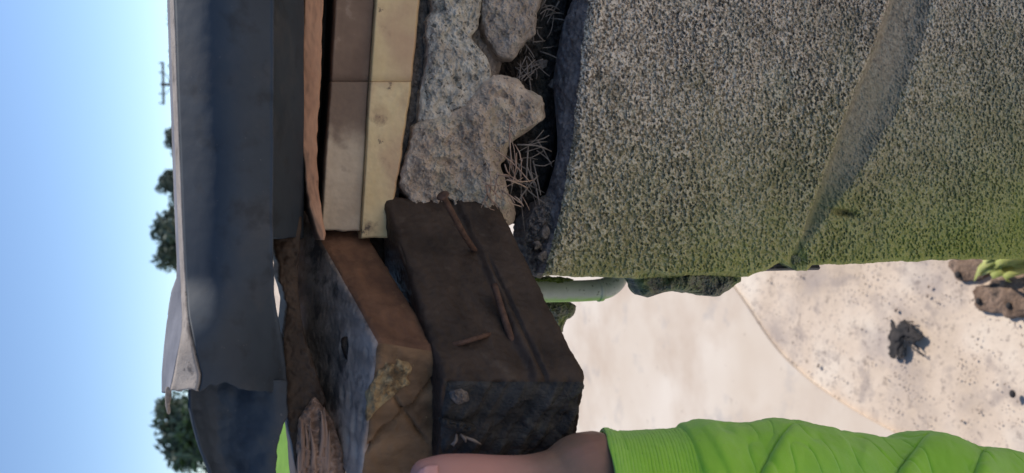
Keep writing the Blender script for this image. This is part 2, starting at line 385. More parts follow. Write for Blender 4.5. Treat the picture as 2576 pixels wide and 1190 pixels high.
sheet('lawn', [(-40, 11.5), (-40, 58), (-3.0, 58), (-3.0, 11.5)], M['grass'], .035)

# ------------------------------------------------------------------ distant trees and utility pole
def leaves(center, rad, nl, size, seed, squash=(1, 1, 1)):
    r = np.random.default_rng(seed)
    nc = 26
    dirs = r.normal(size=(nc, 3)); dirs /= np.linalg.norm(dirs, axis=1, keepdims=True)
    cc = center + dirs*np.array(squash)*rad*r.uniform(.35, .85, (nc, 1)); cr = rad*r.uniform(.22, .42, nc)
    k = r.integers(0, nc, nl); d = r.normal(size=(nl, 3)); d /= np.linalg.norm(d, axis=1, keepdims=True)
    p = cc[k]+d*cr[k][:, None]*r.uniform(.5, 1.05, (nl, 1))
    a = r.normal(size=(nl, 3)); a /= np.linalg.norm(a, axis=1, keepdims=True)
    b = np.cross(a, r.normal(size=(nl, 3))); b /= np.linalg.norm(b, axis=1, keepdims=True)
    s = size*r.uniform(.6, 1.4, (nl, 1))
    V = np.stack([p-a*s, p+b*s*.45, p+a*s, p-b*s*.45], 1).reshape(-1, 3)
    F = np.arange(nl*4).reshape(-1, 4).tolist()
    return V, F, cc
def tree(u_top, v0, v1, Y, label, seed, squash_v=None):
    top = W(u_top, (v0+v1)/2, Y); hw = abs(W(u_top, v0, Y)[0]-W(u_top, v1, Y)[0])/2
    rad = hw*1.0; cz = top[2]-rad*1.0; base = np.array([top[0], Y, 0.0])
    if cz-rad*.5 < .8: cz = max(cz, rad*.8)
    t = thing('broadleaf_tree', label, 'tree', base, 'trees on the skyline')
    zs = (top[2]-cz)/rad
    Vl, F, cc = leaves(np.array([top[0], Y, cz]), rad, 5200, rad*.085, seed, (1, 1, zs*.95))
    mesh('crown', Vl, F, M['leaf'], t, smooth=False)
    # trunk with limbs in one piece
    Vt = []; Ft = []; off = 0
    def limb(a, b, r0, r1):
        nonlocal off
        a = np.array(a, float); b = np.array(b, float); d = (b-a)/np.linalg.norm(b-a); s_ = np.cross(d, [0.3, 1, .1]); s_ /= np.linalg.norm(s_); q = np.cross(d, s_)
        th = np.linspace(0, 2*math.pi, 9)[:-1]; rg = np.cos(th)[:, None]*s_+np.sin(th)[:, None]*q
        for f in (0, .5, 1): Vt.append(a+(b-a)*f+rg*(r0+(r1-r0)*f))
        Ft.extend(grid_faces(3, 8, off, True)); off += 24
    limb(base, (base[0], Y, cz-rad*.1), rad*.11, rad*.05)
    for c in cc[:10]: limb((base[0], Y, cz-rad*.35), c, rad*.045, rad*.012)
    mesh('trunk', np.concatenate(Vt), Ft, M['bark'], t)
tree(408, 312, 398, 62, 'small dark tree nearest to the utility pole on the skyline', 11)
tree(388, 418, 520, 66, 'feathery middle tree between the small tree and the large round one', 12)
tree(366, 520, 712, 58, 'large round dense tree on the skyline left of the middle', 13)
tree(362, 960, 1210, 46, 'broad tree seen behind the torn end of the roofing felt', 14)
Vl = []; Fl = []; off = 0
for i in range(10):
    c = W(434, -60+28*i, 95); c[2] = c[2]-1.2
    a, f, _ = leaves(c, 2.2, 900, .20, 40+i, (1, .6, .7)); Vl.append(a); Fl += [[q+off for q in k] for k in f]; off += len(a)
hd = thing('hedge', 'low line of distant foliage along the roof edge beyond the utility pole', 'hedge', (W(434, 60, 95)[0], 95, 0))
mesh('foliage', np.concatenate(Vl), Fl, M['leaf'], hd, smooth=False)
hx = [W(434, v, 95)[0] for v in (-60, 190)]
mesh('stems', [(x+dx, 95+dy, z) for x in np.linspace(hx[1], hx[0], 12) for (dx, dy, z) in ((-.1, -.1, 0), (.1, -.1, 0), (.1, .1, 0), (-.1, .1, 0), (-.06, -.06, 4), (.06, -.06, 4), (.06, .06, 4), (-.06, .06, 4))],
     [[q+8*k for q in f] for k in range(12) for f in ((0, 1, 5, 4), (1, 2, 6, 5), (2, 3, 7, 6), (3, 0, 4, 7), (4, 5, 6, 7))], M['bark'], hd)
YP = 62
pt = W(404, 212, YP)
pole = thing('utility_pole', 'wooden utility pole with a braced crossarm against the sky', 'utility pole', (pt[0], YP, 0))
tube('post', [(pt[0], YP, 0), (pt[0], YP, pt[2]*.5), (pt[0], YP, pt[2])], [.16, .14, .11], M['pole'], pole, 10, 0, 6)
za = W(410, 212, YP)[2]; xa = W(410, 157, YP)[0]; xb = W(410, 264, YP)[0]
tube('crossarm', [(xa, YP-.16, za), (xb, YP-.16, za-.05)], .085, M['pole'], pole, 6, 0, 4)
for sx in (-1, 1):
    tube('brace', [(pt[0]+sx*.9, YP-.14, za), (pt[0]+sx*.05, YP-.12, za-.75)], .03, M['pole'], pole, 6, 0, 3)
for k in (.03, .25, .75, .97):
    x = xa+(xb-xa)*k
    tube('insulator', [(x, YP-.16, za+.07), (x, YP-.16, za+.17), (x, YP-.16, za+.26)], [.03, .07, .035], M['glass'], pole, 8, 0, 5)

# ------------------------------------------------------------------ masonry behind, roof deck
def box(name, x0, x1, y0, y1, z0, z1, mat, parent=None, res=.02, r=.002, amp=.002, seed=1):
    C = [[[(x1, y1, z1), (x0, y1, z1)], [(x1, y1, z0), (x0, y1, z0)]], [[(x1, y0, z1), (x0, y0, z1)], [(x1, y0, z0), (x0, y0, z0)]]]
    return hexa(name, C, res, r, mat, parent, disp=lambda P, T, N: amp*fbm(P, 60, 3, seed))
XR = 1.3
zc = W(452, 300, .50)[2]
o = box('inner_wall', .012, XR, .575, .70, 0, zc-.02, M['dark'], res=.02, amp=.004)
tag(o, 'recessed masonry, shade painted into its dark colour, at the back of the gap behind the straw', 'wall')

# ------------------------------------------------------------------ roofing felt sheet
rows = [  # v, silhouette, mid crease, front crease, bottom edge of face
    (-2600, 420, 424, 432, 690), (-900, 424, 428, 438, 690), (-60, 428, 433, 444, 690), (0, 430, 436, 446, 690), (100, 433, 439, 450, 690), (200, 436, 442, 453, 690), (300, 440, 446, 457, 689), (400, 443, 450, 461, 689),
    (500, 447, 454, 465, 688), (600, 451, 458, 469, 688), (660, 454, 461, 472, 688), (700, 453, 463, 474, 690), (735, 440, 464, 475, 690), (770, 434, 466, 476, 693), (800, 430, 467, 478, 698), (835, 426, 466, 484, 702),
    (870, 422, 460, 490, 708), (905, 419, 453, 498, 712), (940, 416, 446, 508, 716), (962, 416, 441, 506, 718), (983, 416, 436, 500, 719)]
felt = thing('roofing_felt', 'dark roofing felt with a torn curled end folded over the roof edge', 'roofing felt', W(560, 500, .43))
Rw = np.array(rows, float)
vs = np.concatenate([[-2600, -1800, -1200, -800, -500, -300, -160], np.linspace(-80, 983, 230)])
cu = [np.interp(vs, Rw[:, 0], Rw[:, k]) for k in range(1, 5)]
def jag(v, seed, a=3.0): return a*fbm(np.stack([v*.03, v*0, v*0+.5], -1), 1, 4, seed)
wide = sstep(690, 900, vs)
# profile: deck back -> silhouette -> mid crease -> front crease -> face -> bottom edge
prof_t = []; 
NT1, NT2, NT3 = 14, 10, 50
cols_ = []; ys = []
for t in np.linspace(0, 1, NT1): cols_.append(cu[0]+(cu[1]-cu[0])*t); ys.append(.475-.012*t-.028*wide*t)
for t in np.linspace(0, 1, NT2+1)[1:]: cols_.append(cu[1]+(cu[2]-cu[1])*t); ys.append(.463-.028*wide-.013*t-.002*wide*t)
y1 = ys[-1]
for t in np.linspace(0, 1, NT3+1)[1:]:
    cols_.append(cu[2]+(cu[3]+jag(vs, 4, 1.5)-cu[2])*t)
    yy = y1*(1-t)+(.438+.012*sstep(500, 900, vs))*t-.010*math.sin(math.pi*min(1, t*1.05))
    ys.append(yy)
U = np.stack(cols_, 1); Y = np.stack([np.broadcast_to(q, vs.shape) for q in ys], 1); VV = vs[:, None]+np.zeros_like(U)
# ragged torn end
endj = 983+ (12*fbm(np.stack([U[-1]*.05, U[-1]*0, U[-1]*0], -1), 1, 3, 8)) - 16*sstep(480, 560, U[-1])*(1-sstep(560, 620, U[-1]))
VV[vs > 900] += ((vs[vs > 900]-900)/83)[:, None]*(endj-983)[None, :]
X = W(U, VV, Y)
crk = np.zeros_like(U)
Y = Y - .0022*fbm(X, 14, 2, 21)*sstep(470, 620, U) - .00012*fbm(X, 200, 2, 22) - (.0014*fbm(X, 40, 2, 25))*sstep(620, 900, VV)*sstep(480, 560, U)
X = W(U, VV, Y)
F = grid_faces(*U.shape); nc_ = U.shape[1]-1
idx = np.tile((np.arange(nc_) < NT1+NT2-1), U.shape[0]-1)
o = mesh('curled_back', X[:, :NT1].reshape(-1, 3), grid_faces(U.shape[0], NT1), M['curl'], felt)
sm = o.modifiers.new('thick', 'SOLIDIFY'); sm.thickness = .0018; sm.offset = -1
o = mesh('weathered_edge', X[:, NT1-1:NT1+NT2].reshape(-1, 3), grid_faces(U.shape[0], NT2+1), M['felt_top'], felt)
sm = o.modifiers.new('thick', 'SOLIDIFY'); sm.thickness = .0018; sm.offset = -1
o = mesh('hanging_face', X[:, NT1+NT2-1:].reshape(-1, 3), grid_faces(U.shape[0], U.shape[1]-(NT1+NT2-1)), M['felt'], felt)
sm = o.modifiers.new('thick', 'SOLIDIFY'); sm.thickness = .0016; sm.offset = -1
# deck part: from silhouette backwards
sil = W(U[:, 0], VV[:, 0], Y[:, 0])
back = []
for t in np.linspace(0, 1, 14):
    q = sil.copy(); q[:, 1] = sil[:, 1]*(1-t)+.80*t; q[:, 2] = sil[:, 2]*(1-t)+(zc-.002)*t-.012*math.sin(math.pi*min(1, 2*t))
    q[:, 0] += .05*t*(VV[:, 0] > 800)
    back.append(q)
back = np.array(back).transpose(1, 0, 2)
o = mesh('deck_sheet', back.reshape(-1, 3), grid_faces(back.shape[0], back.shape[1], flip=True), M['felt_top'], felt)
sm = o.modifiers.new('thick', 'SOLIDIFY'); sm.thickness = .004; sm.offset = 0
# curled tip of the tear
tip_o = [(417, 970), (430, 978), (432, 996), (428, 1015), (422, 1046), (418, 1030), (415, 1005)]
lump('curled_tip', tip_o, .437, .001, .002, M['felt_top'], felt, 31, 80, 12, 1, .0003, .0005)
# lower torn layer
vl = np.linspace(955, 1290, 90)
ul = np.interp(vl, [955, 985, 1030, 1080, 1130, 1190, 1290], [474, 472, 474, 486, 500, 523, 560])+jag(vl, 14, 2.2)
ur = np.interp(vl, [955, 1000, 1040, 1090, 1130, 1190, 1290], [718, 722, 720, 702, 694, 690, 688])+jag(vl, 15, 5)
t = np.linspace(0, 1, 60)
U2 = ul[:, None]+(ur-ul)[:, None]*t; V2 = vl[:, None]+0*U2
Y2 = .447+.012*np.sin(t*5)[None, :]*.5+0*U2
X = W(U2, V2, Y2); Y2 = Y2 - .005*fbm(X, 30, 3, 26)-.0015*fbm(X, 110, 3, 27); X = W(U2, V2, Y2)
o = mesh('torn_under_layer', X.reshape(-1, 3), grid_faces(*U2.shape), M['felt'], felt)
sm = o.modifiers.new('thick', 'SOLIDIFY'); sm.thickness = .0022; sm.offset = -1
# soffit board under the felt, above the orange strip
C = [[[W(700, -3000, .60), W(712, 600, .575)], [W(768, -3000, .60), W(760, 600, .575)]], [[W(672, -3000, .452), W(672, 600, .452)], [W(762, -3000, .512), W(765, 600, .507)]]]
o = hexa('soffit_board', C, .004, .002, M['felt'], None, disp=lambda P, T, N: .0015*fbm(P, 50, 4, 55))
tag(o, 'dark damp board tucked under the felt, above the orange strip', 'board')

# ------------------------------------------------------------------ orange strip
def strip(name, cl, wl, y, dy, mat, parent=None, seed=1, jitter=2, nn=220, prof=.003, loc=None, rough=.0006):
    cl = np.asarray(cl, float)
    vs = np.linspace(cl[0, 0], cl[-1, 0], nn)
    a = np.interp(vs, cl[:, 0], cl[:, 1]); b = np.interp(vs, cl[:, 0], cl[:, 2]); yy = np.interp(vs, cl[:, 0], cl[:, 3])
    k = np.ones(7)/7
    a = np.concatenate([a[:3], np.convolve(a, k, 'valid'), a[-3:]]); b = np.concatenate([b[:3], np.convolve(b, k, 'valid'), b[-3:]])
    a = a+jag(vs, seed, jitter); b = b+jag(vs, seed+1, jitter)
    t = np.linspace(0, 1, 26); U = a[:, None]+(b-a)[:, None]*t; V = vs[:, None]+0*U
    Yf = yy[:, None]-prof*np.sin(math.pi*t)[None, :]**.5
    X = W(U, V, Yf); Yf = Yf-.0012*fbm(X, 60, 3, seed)-rough*fbm(X, 350, 2, seed+2); X = W(U, V, Yf)
    ring = np.concatenate([X, (X+np.array([0, dy, 0]))[:, ::-1]], 1)
    F = grid_faces(nn, 52, closed=True); F.append(list(range(52))[::-1]); F.append([(nn-1)*52+i for i in range(52)])
    return mesh(name, ring.reshape(-1, 3), F, mat, parent)
o = strip('timber_strip', [(-3000, 765, 812, .52), (-60, 768, 814, .518), (0, 767, 813, .517), (120, 762, 810, .515), (260, 757, 803, .512), (330, 757, 798, .51), (420, 768, 797, .505), (500, 776, 803, .50), (560, 790, 816, .495), (590, 800, 818, .492), (604, 806, 815, .49)],
    0, 0, .03, M['orange'], seed=61, jitter=3.5, nn=420, prof=.0015, rough=.0012)
tag(o, 'narrow orange-brown timber strip between the dark felt and the cream boards', 'timber strip')

# ------------------------------------------------------------------ cream painted boards (two, butted)
def board(label, v0, v1, seed, xtra=None):
    b = thing('painted_board', label, 'board', W(960, (max(v0, -60)+v1)/2, .52), 'cream painted boards under the roof edge')
    L0 = lambda v: np.interp(v, [-60, 0, 200, 400, 560, 600], [846, 843, 832, 818, 808, 806])
    Mi = lambda v: np.interp(v, [-60, 0, 260, 420, 600], [946, 944, 926, 918, 907])
    R0 = lambda v: np.interp(v, [-60, 0, 200, 400, 600], [1062, 1056, 1036, 1008, 978])
    def pc(name, a, b_, va, vb, yf, mat, jit, sd, th=.05):
        vs = np.linspace(va, vb, max(60, int((vb-max(va, -60))/2.2)+30)); ua = a(vs)+jag(vs, sd, jit[0]); ub = b_(vs)+jag(vs, sd+1, jit[1])
        t = np.linspace(0, 1, 46); U = ua[:, None]+(ub-ua)[:, None]*t; V = vs[:, None]+0*U
        if vb > 400: V[-12:] += (np.linspace(0, 1, 12)**2)[:, None]*(3*fbm(np.stack([U[-1]*.04, U[-1]*0, U[-1]*0], -1), 1, 3, sd))[None, :]
        ed = np.minimum(t, 1-t); rnd = .0035*(1-np.clip(ed/.05, 0, 1))**2
        ev = np.minimum(vs-va, vb-vs); rv = .0012*(1-np.clip(ev/4, 0, 1))**2
        Y = yf+rnd[None, :]+rv[:, None]; X = W(U, V, Y); Y = Y-.0008*fbm(X, 40, 4, sd)-.0003*fbm(X, 300, 2, sd); X = W(U, V, Y)
        n_, m_ = X.shape[:2]
        ring = np.concatenate([X, (X+np.array([0, th, 0]))[:, ::-1]], 1)
        F = grid_faces(n_, 2*m_, closed=True); F.append(list(range(2*m_))[::-1]); F.append([(n_-1)*2*m_+i for i in range(2*m_)])
        return mesh(name, ring.reshape(-1, 3), F, mat, b)
    vend = v1
    pc('upper_strip', L0, lambda v: Mi(v)-1.0, v0, v1-(18 if v1 > 500 else 0), .522, M['cream_dull' if v1 > 500 else 'cream_brown'], (1.6, .5), seed)
    pc('lower_strip', Mi, R0, v0, v1, .517, M['cream'], (.5, 3.0), seed+5)
board('far length of cream board with a brown stained half, by the top of the photo', -3000, 204, 70)
board('near length of cream board with stains, ending square beside the timber beams', 205.0, 598, 80)

# ------------------------------------------------------------------ mortar lumps
def pits(sd):
    def f(U, V, X):
        k = fbm(X, 70, 3, sd)
        n1 = noise(X, 180, sd+2)
        return -.004*sstep(.35, .6, k) - .0022*sstep(.45, .7, n1)
    return f
o = lump('mortar_lump', [(1075, -260), (1200, -260), (1212, 0), (1205, 60), (1188, 100), (1205, 120), (1230, 150), (1240, 200), (1228, 245), (1180, 290), (1130, 335), (1085, 345), (1050, 330), (1050, 260), (1070, 160), (1080, 50)],
    .528, .013, .05, M['mortar_pale'], seed=101, n=700, rings=190, fn=pits(1), rough=.0018, big=.010, p=.30, jit=9)
tag(o, 'pale grey speckled mortar lump beside the cream board', 'mortar lump', 'lumps of old mortar under the boards')
o = lump('mortar_lump', [(1222, -200), (1380, -200), (1370, 0), (1345, 50), (1345, 90), (1310, 120), (1285, 150), (1250, 135), (1225, 100), (1205, 50), (1210, 0)],
    .532, .012, .05, M['mortar_brown'], seed=111, n=560, rings=150, fn=pits(2), rough=.0018, big=.009, p=.30, jit=9)
tag(o, 'smaller rounded mortar lump at the top of the photo, next to the pale one', 'mortar lump', 'lumps of old mortar under the boards')
def bigl(U, V, X):
    f = pits(3)(U, V, X)
    # hollow with a rim and the nail hole
    f = f - .006*np.exp(-(((U-1122)/24)**2+((V-408)/9)**2)) - .003*np.exp(-(((U-1180)/20)**2+((V-458)/14)**2))
    f = f + .006*np.exp(-((V-(250+.05*(U-1290)))/38)**2)*sstep(1190, 1260, U)
    f = f - .007*np.exp(-((V-(300-(U-1060)*.42))/16)**2)*(1-sstep(1180, 1240, U))
    return f
o = lump('mortar_lump', [(1250, 185), (1310, 205), (1355, 230), (1378, 275), (1370, 300), (1350, 312), (1330, 330), (1300, 350), (1275, 372), (1285, 400), (1262, 420), (1270, 450), (1280, 490), (1296, 520), (1292, 560), (1250, 572), (1180, 574), (1110, 572), (1060, 556), (1022, 520), (1008, 470), (1012, 400), (1040, 350), (1060, 300), (1130, 285), (1190, 240), (1225, 200)],
    .526, .017, .05, M['mortar'], seed=121, n=900, rings=240, fn=bigl, rough=.0017, big=.012, p=.30, jit=9)
tag(o, 'largest mortar lump, pinkish grey with a rusty nail sticking out over it', 'mortar lump', 'lumps of old mortar under the boards')
o = lump('mortar_bed', [(1040, -200), (1075, -200), (1078, 60), (1062, 200), (1048, 320), (1025, 370), (1005, 480), (998, 545), (985, 550), (1000, 400), (1030, 200), (1045, 0)],
    .538, .006, .04, M['crumb'], seed=131, n=420, rings=50, rough=.002, big=.004, it=1)
tag(o, 'thin ragged dark mortar bed along the lower edge of the cream boards', 'mortar bed')
o = lump('mortar_backing', [(1030, -240), (1290, -240), (1290, 60), (1262, 170), (1230, 260), (1240, 400), (1230, 540), (1050, 540), (1005, 470), (1010, 380), (1035, 200), (1040, 0)],
    .550, .008, .02, M['mortar_brown'], seed=135, n=420, rings=120, rough=.002, big=.008, it=1, fn=pits(5))
tag(o, 'crumbled brownish mortar filling the cracks behind the three lumps', 'mortar')
# loose earth in the gap
o = lump('loose_soil', [(1180, -100), (1440, -100), (1420, 60), (1400, 220), (1400, 330), (1385, 430), (1345, 520), (1300, 570), (1288, 560), (1270, 400), (1240, 180)],
    .566, .004, .012, M['soil'], seed=141, n=420, rings=80, rough=.004, big=.006)
tag(o, 'dark loose soil and grit filling the back of the gap above the wall', 'soil', kind='stuff')

# ------------------------------------------------------------------ rough concrete wall
wall = thing('concrete_wall', 'leaning rough pebbly concrete wall with green algae, painted green sleeve bounce and a diagonal smooth groove', 'wall', (.15, .52, 0))
vb_pts = [(1300, 694), (1420, 694), (1500, 697), (1580, 700), (1600, 702), (1680, 700), (1730, 692), (1800, 694), (1860, 696), (1885, 694), (1925, 682), (1950, 668), (1966, 661), (1984, 672), (2006, 682), (2030, 680), (2042, 667), (2200, 661), (2400, 655), (2576, 651), (2800, 646), (3000, 640)]
vb_pts = np.array(vb_pts, float)
NU, NV = 980, 540
tt = np.linspace(0, 1, NU)**1.15
uu0 = tt
def ledge(v): return np.interp(v, [-3000, -60, 0, 130, 250, 380, 520, 600, 690, 720], [1560, 1484, 1480, 1462, 1450, 1436, 1410, 1392, 1366, 1360])
sv = np.linspace(0, 1, NV)
# bottom boundary param by u; iterate: v = v_top + (vb(u)-v_top)*s ; u = ledge(v)+(2900-ledge(v))*t
VT = -190.
Vg = VT+(690-VT)*sv[None, :]+0*tt[:, None]
for _ in range(3):
    Ug = ledge(Vg)+(2880-ledge(Vg))*tt[:, None]
    vb = np.interp(Ug, vb_pts[:, 0], vb_pts[:, 1])
    vb = vb+5*fbm(np.stack([Ug*.03, Ug*0, Ug*0], -1), 1, 4, 77)
    Vg = VT+(vb-VT)*sv[None, :]
Ug = Ug + (1-tt[:, None])**10*6*fbm(np.stack([Vg*.04, Vg*0, Vg*0+3], -1), 1, 4, 78)
Yg = .500+0*Ug
X = W(Ug, Vg, Yg)
# groove: two lines
g1 = np.interp(Vg, [-60, 0, 100, 200, 300, 400, 500, 600, 650], [2245, 2234, 2205, 2160, 2120, 2085, 2050, 2012, 1985])+4*fbm(X, 60, 3, 3)
g2 = np.interp(Vg, [-60, 0, 100, 200, 300, 400, 500, 600, 650], [2375, 2352, 2330, 2300, 2255, 2200, 2128, 2050, 2015])+6*fbm(X, 50, 3, 5)
inside = sstep(-6, 16, Ug-g1)*(1-sstep(-70, 20, Ug-g2))
depth = .010*inside*(1-.85*np.clip((Ug-g1)/np.maximum(g2-g1, 1), 0, 1))
lower = sstep(-10, 20, Ug-g1)
ridge = .0022*np.exp(-((Ug-g2)/26)**2)
n1 = noise(X, 470, 1); n2 = noise(X, 820, 2); n3 = noise(X, 200, 3)
grit = sstep(-.3, .25, n1+.5*n2+.3*n3)          # plateaus and pits
amp = .0023*(1-.85*inside*sstep(0, 1, 1-.3*n3))*(1-.35*sstep(2100, 2500, Ug))
dsp = amp*(.6+.5*np.clip(fbm(X, 14, 3, 66)*2+.5, 0, 1))*(grit-.5) + .0007*n2*(1-.5*inside) + .0035*fbm(X, 9, 3, 6) + .0012*fbm(X, 40, 3, 7) - depth + ridge
dsp -= .012*np.exp(-(((Ug-2118)/30)**2+((Vg-535-(Ug-2118)*.12)/8)**2))    # small crater
dsp -= .006*np.exp(-(((Ug-2007)/22)**2+((Vg-655)/18)**2))                 # notch at the corner
dsp -= .008*sstep(-3, 10, Vg-(687+6*np.sin(Ug*.03)))*sstep(1590, 1615, Ug)*(1-sstep(1850, 1880, Ug))
edge_r = .006*(1-np.clip((Ug-ledge(Vg))/26, 0, 1))**2 + .006*(1-np.clip((1-sv[None, :])/.012, 0, 1))**2
Yg = .5 - dsp + edge_r
X = W(Ug, Vg, Yg)
jn = 10*fbm(X, 70, 3, 41)
ins = ((Ug-g1+jn*.4 > 1) & (Ug-g2+jn < -12))[:-1, :-1]
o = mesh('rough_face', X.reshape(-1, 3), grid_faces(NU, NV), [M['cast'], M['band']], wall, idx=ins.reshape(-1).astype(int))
# bottom side return of the wall (its left end in the world) and body
endl = X[:, -1]
nb = 24; Q = []
for i in range(nb+1):
    q = endl.copy(); q[:, 1] += .085*i/nb; q[:, 0] += (.012*(i/nb)+.002*fbm(q, 120, 3, 8)*(i > 0)); Q.append(q)
Q = np.array(Q).transpose(1, 0, 2)
mesh('end_face', Q.reshape(-1, 3), grid_faces(Q.shape[0], Q.shape[1]), M['moss_chunk'], wall)
# top of the wall: slate grey mortar ledge
s2 = np.linspace(0, 1, 90)
front = X[0]; vt = Vg[0]
backu = np.interp(vt, [-60, 0, 60, 130, 200, 300, 380, 440, 520, 600, 640, 690], [1452, 1440, 1414, 1400, 1392, 1398, 1402, 1388, 1362, 1352, 1350, 1350])+3*fbm(np.stack([vt*.012, vt*0, vt*0], -1), 1, 2, 91)
# back points lie on the ledge height: intersect rays with plane z ~ front z
fz = front[:, 2]
a = (backu-1288)/FP; dy = Fv[1]+Xc[1]*a; dz = Fv[2]+Xc[2]*a; zt = fz+.002
tb = (zt-H)/dz; bk = np.stack([(595-vt)/FP*tb, dy*tb, zt], -1)
bk[:, 1] = np.clip(bk[:, 1], .512, .572)
L = front[:, None]*(1-s2[None, :, None])+bk[:, None]*s2[None, :, None]
fsm = front.copy(); kk = np.hanning(41); kk /= kk.sum()
for c_ in range(3): fsm[20:-20, c_] = np.convolve(front[:, c_], kk, 'valid')
bk[:, 2] = fsm[:, 2]+.002
kb = np.hanning(31); kb /= kb.sum(); bk[15:-15, 1] = np.convolve(bk[:, 1], kb, 'valid')
L = fsm[:, None]*(1-s2[None, :, None])+bk[:, None]*s2[None, :, None]+(front-fsm)[:, None]*np.clip(1-s2*9, 0, 1)[None, :, None]
nzv = .0045*fbm(L, 55, 4, 12)+.0012*fbm(L, 320, 2, 13)
L[..., 2] += nzv*np.sin(math.pi*np.clip(s2*1.1, 0, 1))[None, :]**.4 + .003*np.sin(math.pi*s2)[None, :]
dn = []
for k in (.3, 1):
    q = L[:, -1].copy(); q[:, 2] -= .25*k; q[:, 1] += .004*k; dn.append(q)
Lf = np.concatenate([L, np.array(dn).transpose(1, 0, 2)], 1)
mesh('mortar_ledge', Lf.reshape(-1, 3), grid_faces(Lf.shape[0], Lf.shape[1], flip=True), M['rim'], wall)
# rest of the wall beyond the picture to the right and below
xr = float(X[0, 0, 0]); zt_ = float(X[0, 0, 2])
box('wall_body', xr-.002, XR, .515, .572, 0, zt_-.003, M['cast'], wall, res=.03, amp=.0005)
zb_ = float(X[-1, :, 2].mean())
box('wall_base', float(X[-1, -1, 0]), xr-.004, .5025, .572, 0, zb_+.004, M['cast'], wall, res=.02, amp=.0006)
# broken corner piece
o = lump('rubble_edge', [(1588, 696), (1600, 688), (1660, 690), (1700, 668), (1730, 666), (1800, 684), (1862, 688), (1864, 708), (1840, 722), (1812, 744), (1795, 747), (1760, 742), (1690, 734), (1665, 738), (1632, 748), (1612, 744), (1600, 722)],
    .522, .012, .035, M['rubble'], wall, 151, 520, 120, 5, .0032, .013, it=0)
o = lump('rubble_edge', [(1978, 640), (2010, 630), (2036, 645), (2038, 672), (2024, 683), (1998, 682), (1976, 668)], .512, .008, .03, M['rubble'], wall, 161, 260, 60, 7, .002, .006, it=1)
# mossy stone behind the pipe
o = lump('mossy_stone', [(1330, 745), (1400, 750), (1452, 764), (1450, 784), (1440, 798), (1424, 806), (1417, 822), (1416, 838), (1404, 836), (1396, 812), (1340, 790)],
    .645, .012, .05, M['moss_chunk'], None, 171, 360, 70, 3, .0025, .006, it=1)
tag(o, 'small mossy broken stone just under the white pipe beside the dark beam', 'stone')
o = lump('moss_tuft', [(1335, 698), (1400, 696), (1446, 700), (1440, 712), (1400, 716), (1340, 716)], .592, .006, .02, M['moss_chunk'], wall, 172, 220, 40, 3, .0025, .004, it=1)

# ------------------------------------------------------------------ crumbs and straw
def crumb(u, v, y, s, sd, mat=None):
    n_ = 10
    th = np.linspace(0, 2*math.pi, n_, endpoint=False); rr = 1+.3*np.random.default_rng(sd).normal(size=n_)
    return lump('mortar_crumb', np.stack([u+s*rr*np.cos(th), v+s*rr*1.2*np.sin(th)], -1), y, s*.00022, s*.0002, mat or M['crumb'], None, sd, 60, 16, 1, .0008, .001)
named = [(1372, 585, .507, 15, 'upper pale mortar crumb of the cluster at the corner of the rough wall'),
         (1352, 618, .507, 12, 'middle dark mortar crumb of the cluster at the corner of the rough wall'),
         (1366, 648, .506, 10, 'lowest mortar crumb at the corner of the rough wall near the beam'),
         (1366, 160, .548, 13, 'rounded crumb among the straw near the top of the gap'),
         (1330, 92, .545, 12, 'brown crumb beside the smaller mortar lump'),
         (1392, 210, .548, 10, 'crumb against the slate grey ledge above the rough wall')]
for i, (u, v, y, s, lb) in enumerate(named):
    tag(crumb(u, v, y, s, 300+i), lb, 'crumb', 'loose mortar crumbs in the gap')
# compact debris bank at the wall corner
o = lump('debris_bank', [(1318, 575), (1350, 505), (1398, 478), (1404, 540), (1388, 610), (1372, 690), (1356, 704), (1336, 690), (1324, 640), (1314, 605)],
    .525, .010, .035, M['crumb'], None, 181, 460, 110, 5, .0045, .007, it=1)
tag(o, 'crumbly bank of dark mortar grit between the dark beam and the rough wall', 'debris')
def nest(label, specs, sd):
    r = np.random.default_rng(sd)
    c0 = specs[0]
    t = thing('straw_clump', label, 'straw', W(c0[0], c0[1], c0[4]), 'clumps of dry straw in the gap')
    for (u, v, su, sv_, y, ang, sp, ln, n_, mt) in specs:
        for k in range(n_):
            if r.random() < .25: continue
            a = R(ang)+r.normal()*R(sp); l = ln*r.uniform(.5, 1.2)
            cu_, cv = u+r.normal()*su*.5, v+r.normal()*sv_*.5; yy = y+r.uniform(-.008, .004)
            p0 = W(cu_-math.cos(a)*l/2, cv-math.sin(a)*l/2, yy+r.uniform(-.006, .006)); p1 = W(cu_+math.cos(a)*l/2, cv+math.sin(a)*l/2, yy+r.uniform(-.006, .006))
            mid = (p0+p1)/2+r.normal(size=3)*.0022
            rd = r.uniform(.00028, .0006)
            tube('straw', [p0, mid, p1], [rd, rd*1.1, rd*.7], M[mt], t, 5, 1, 5)
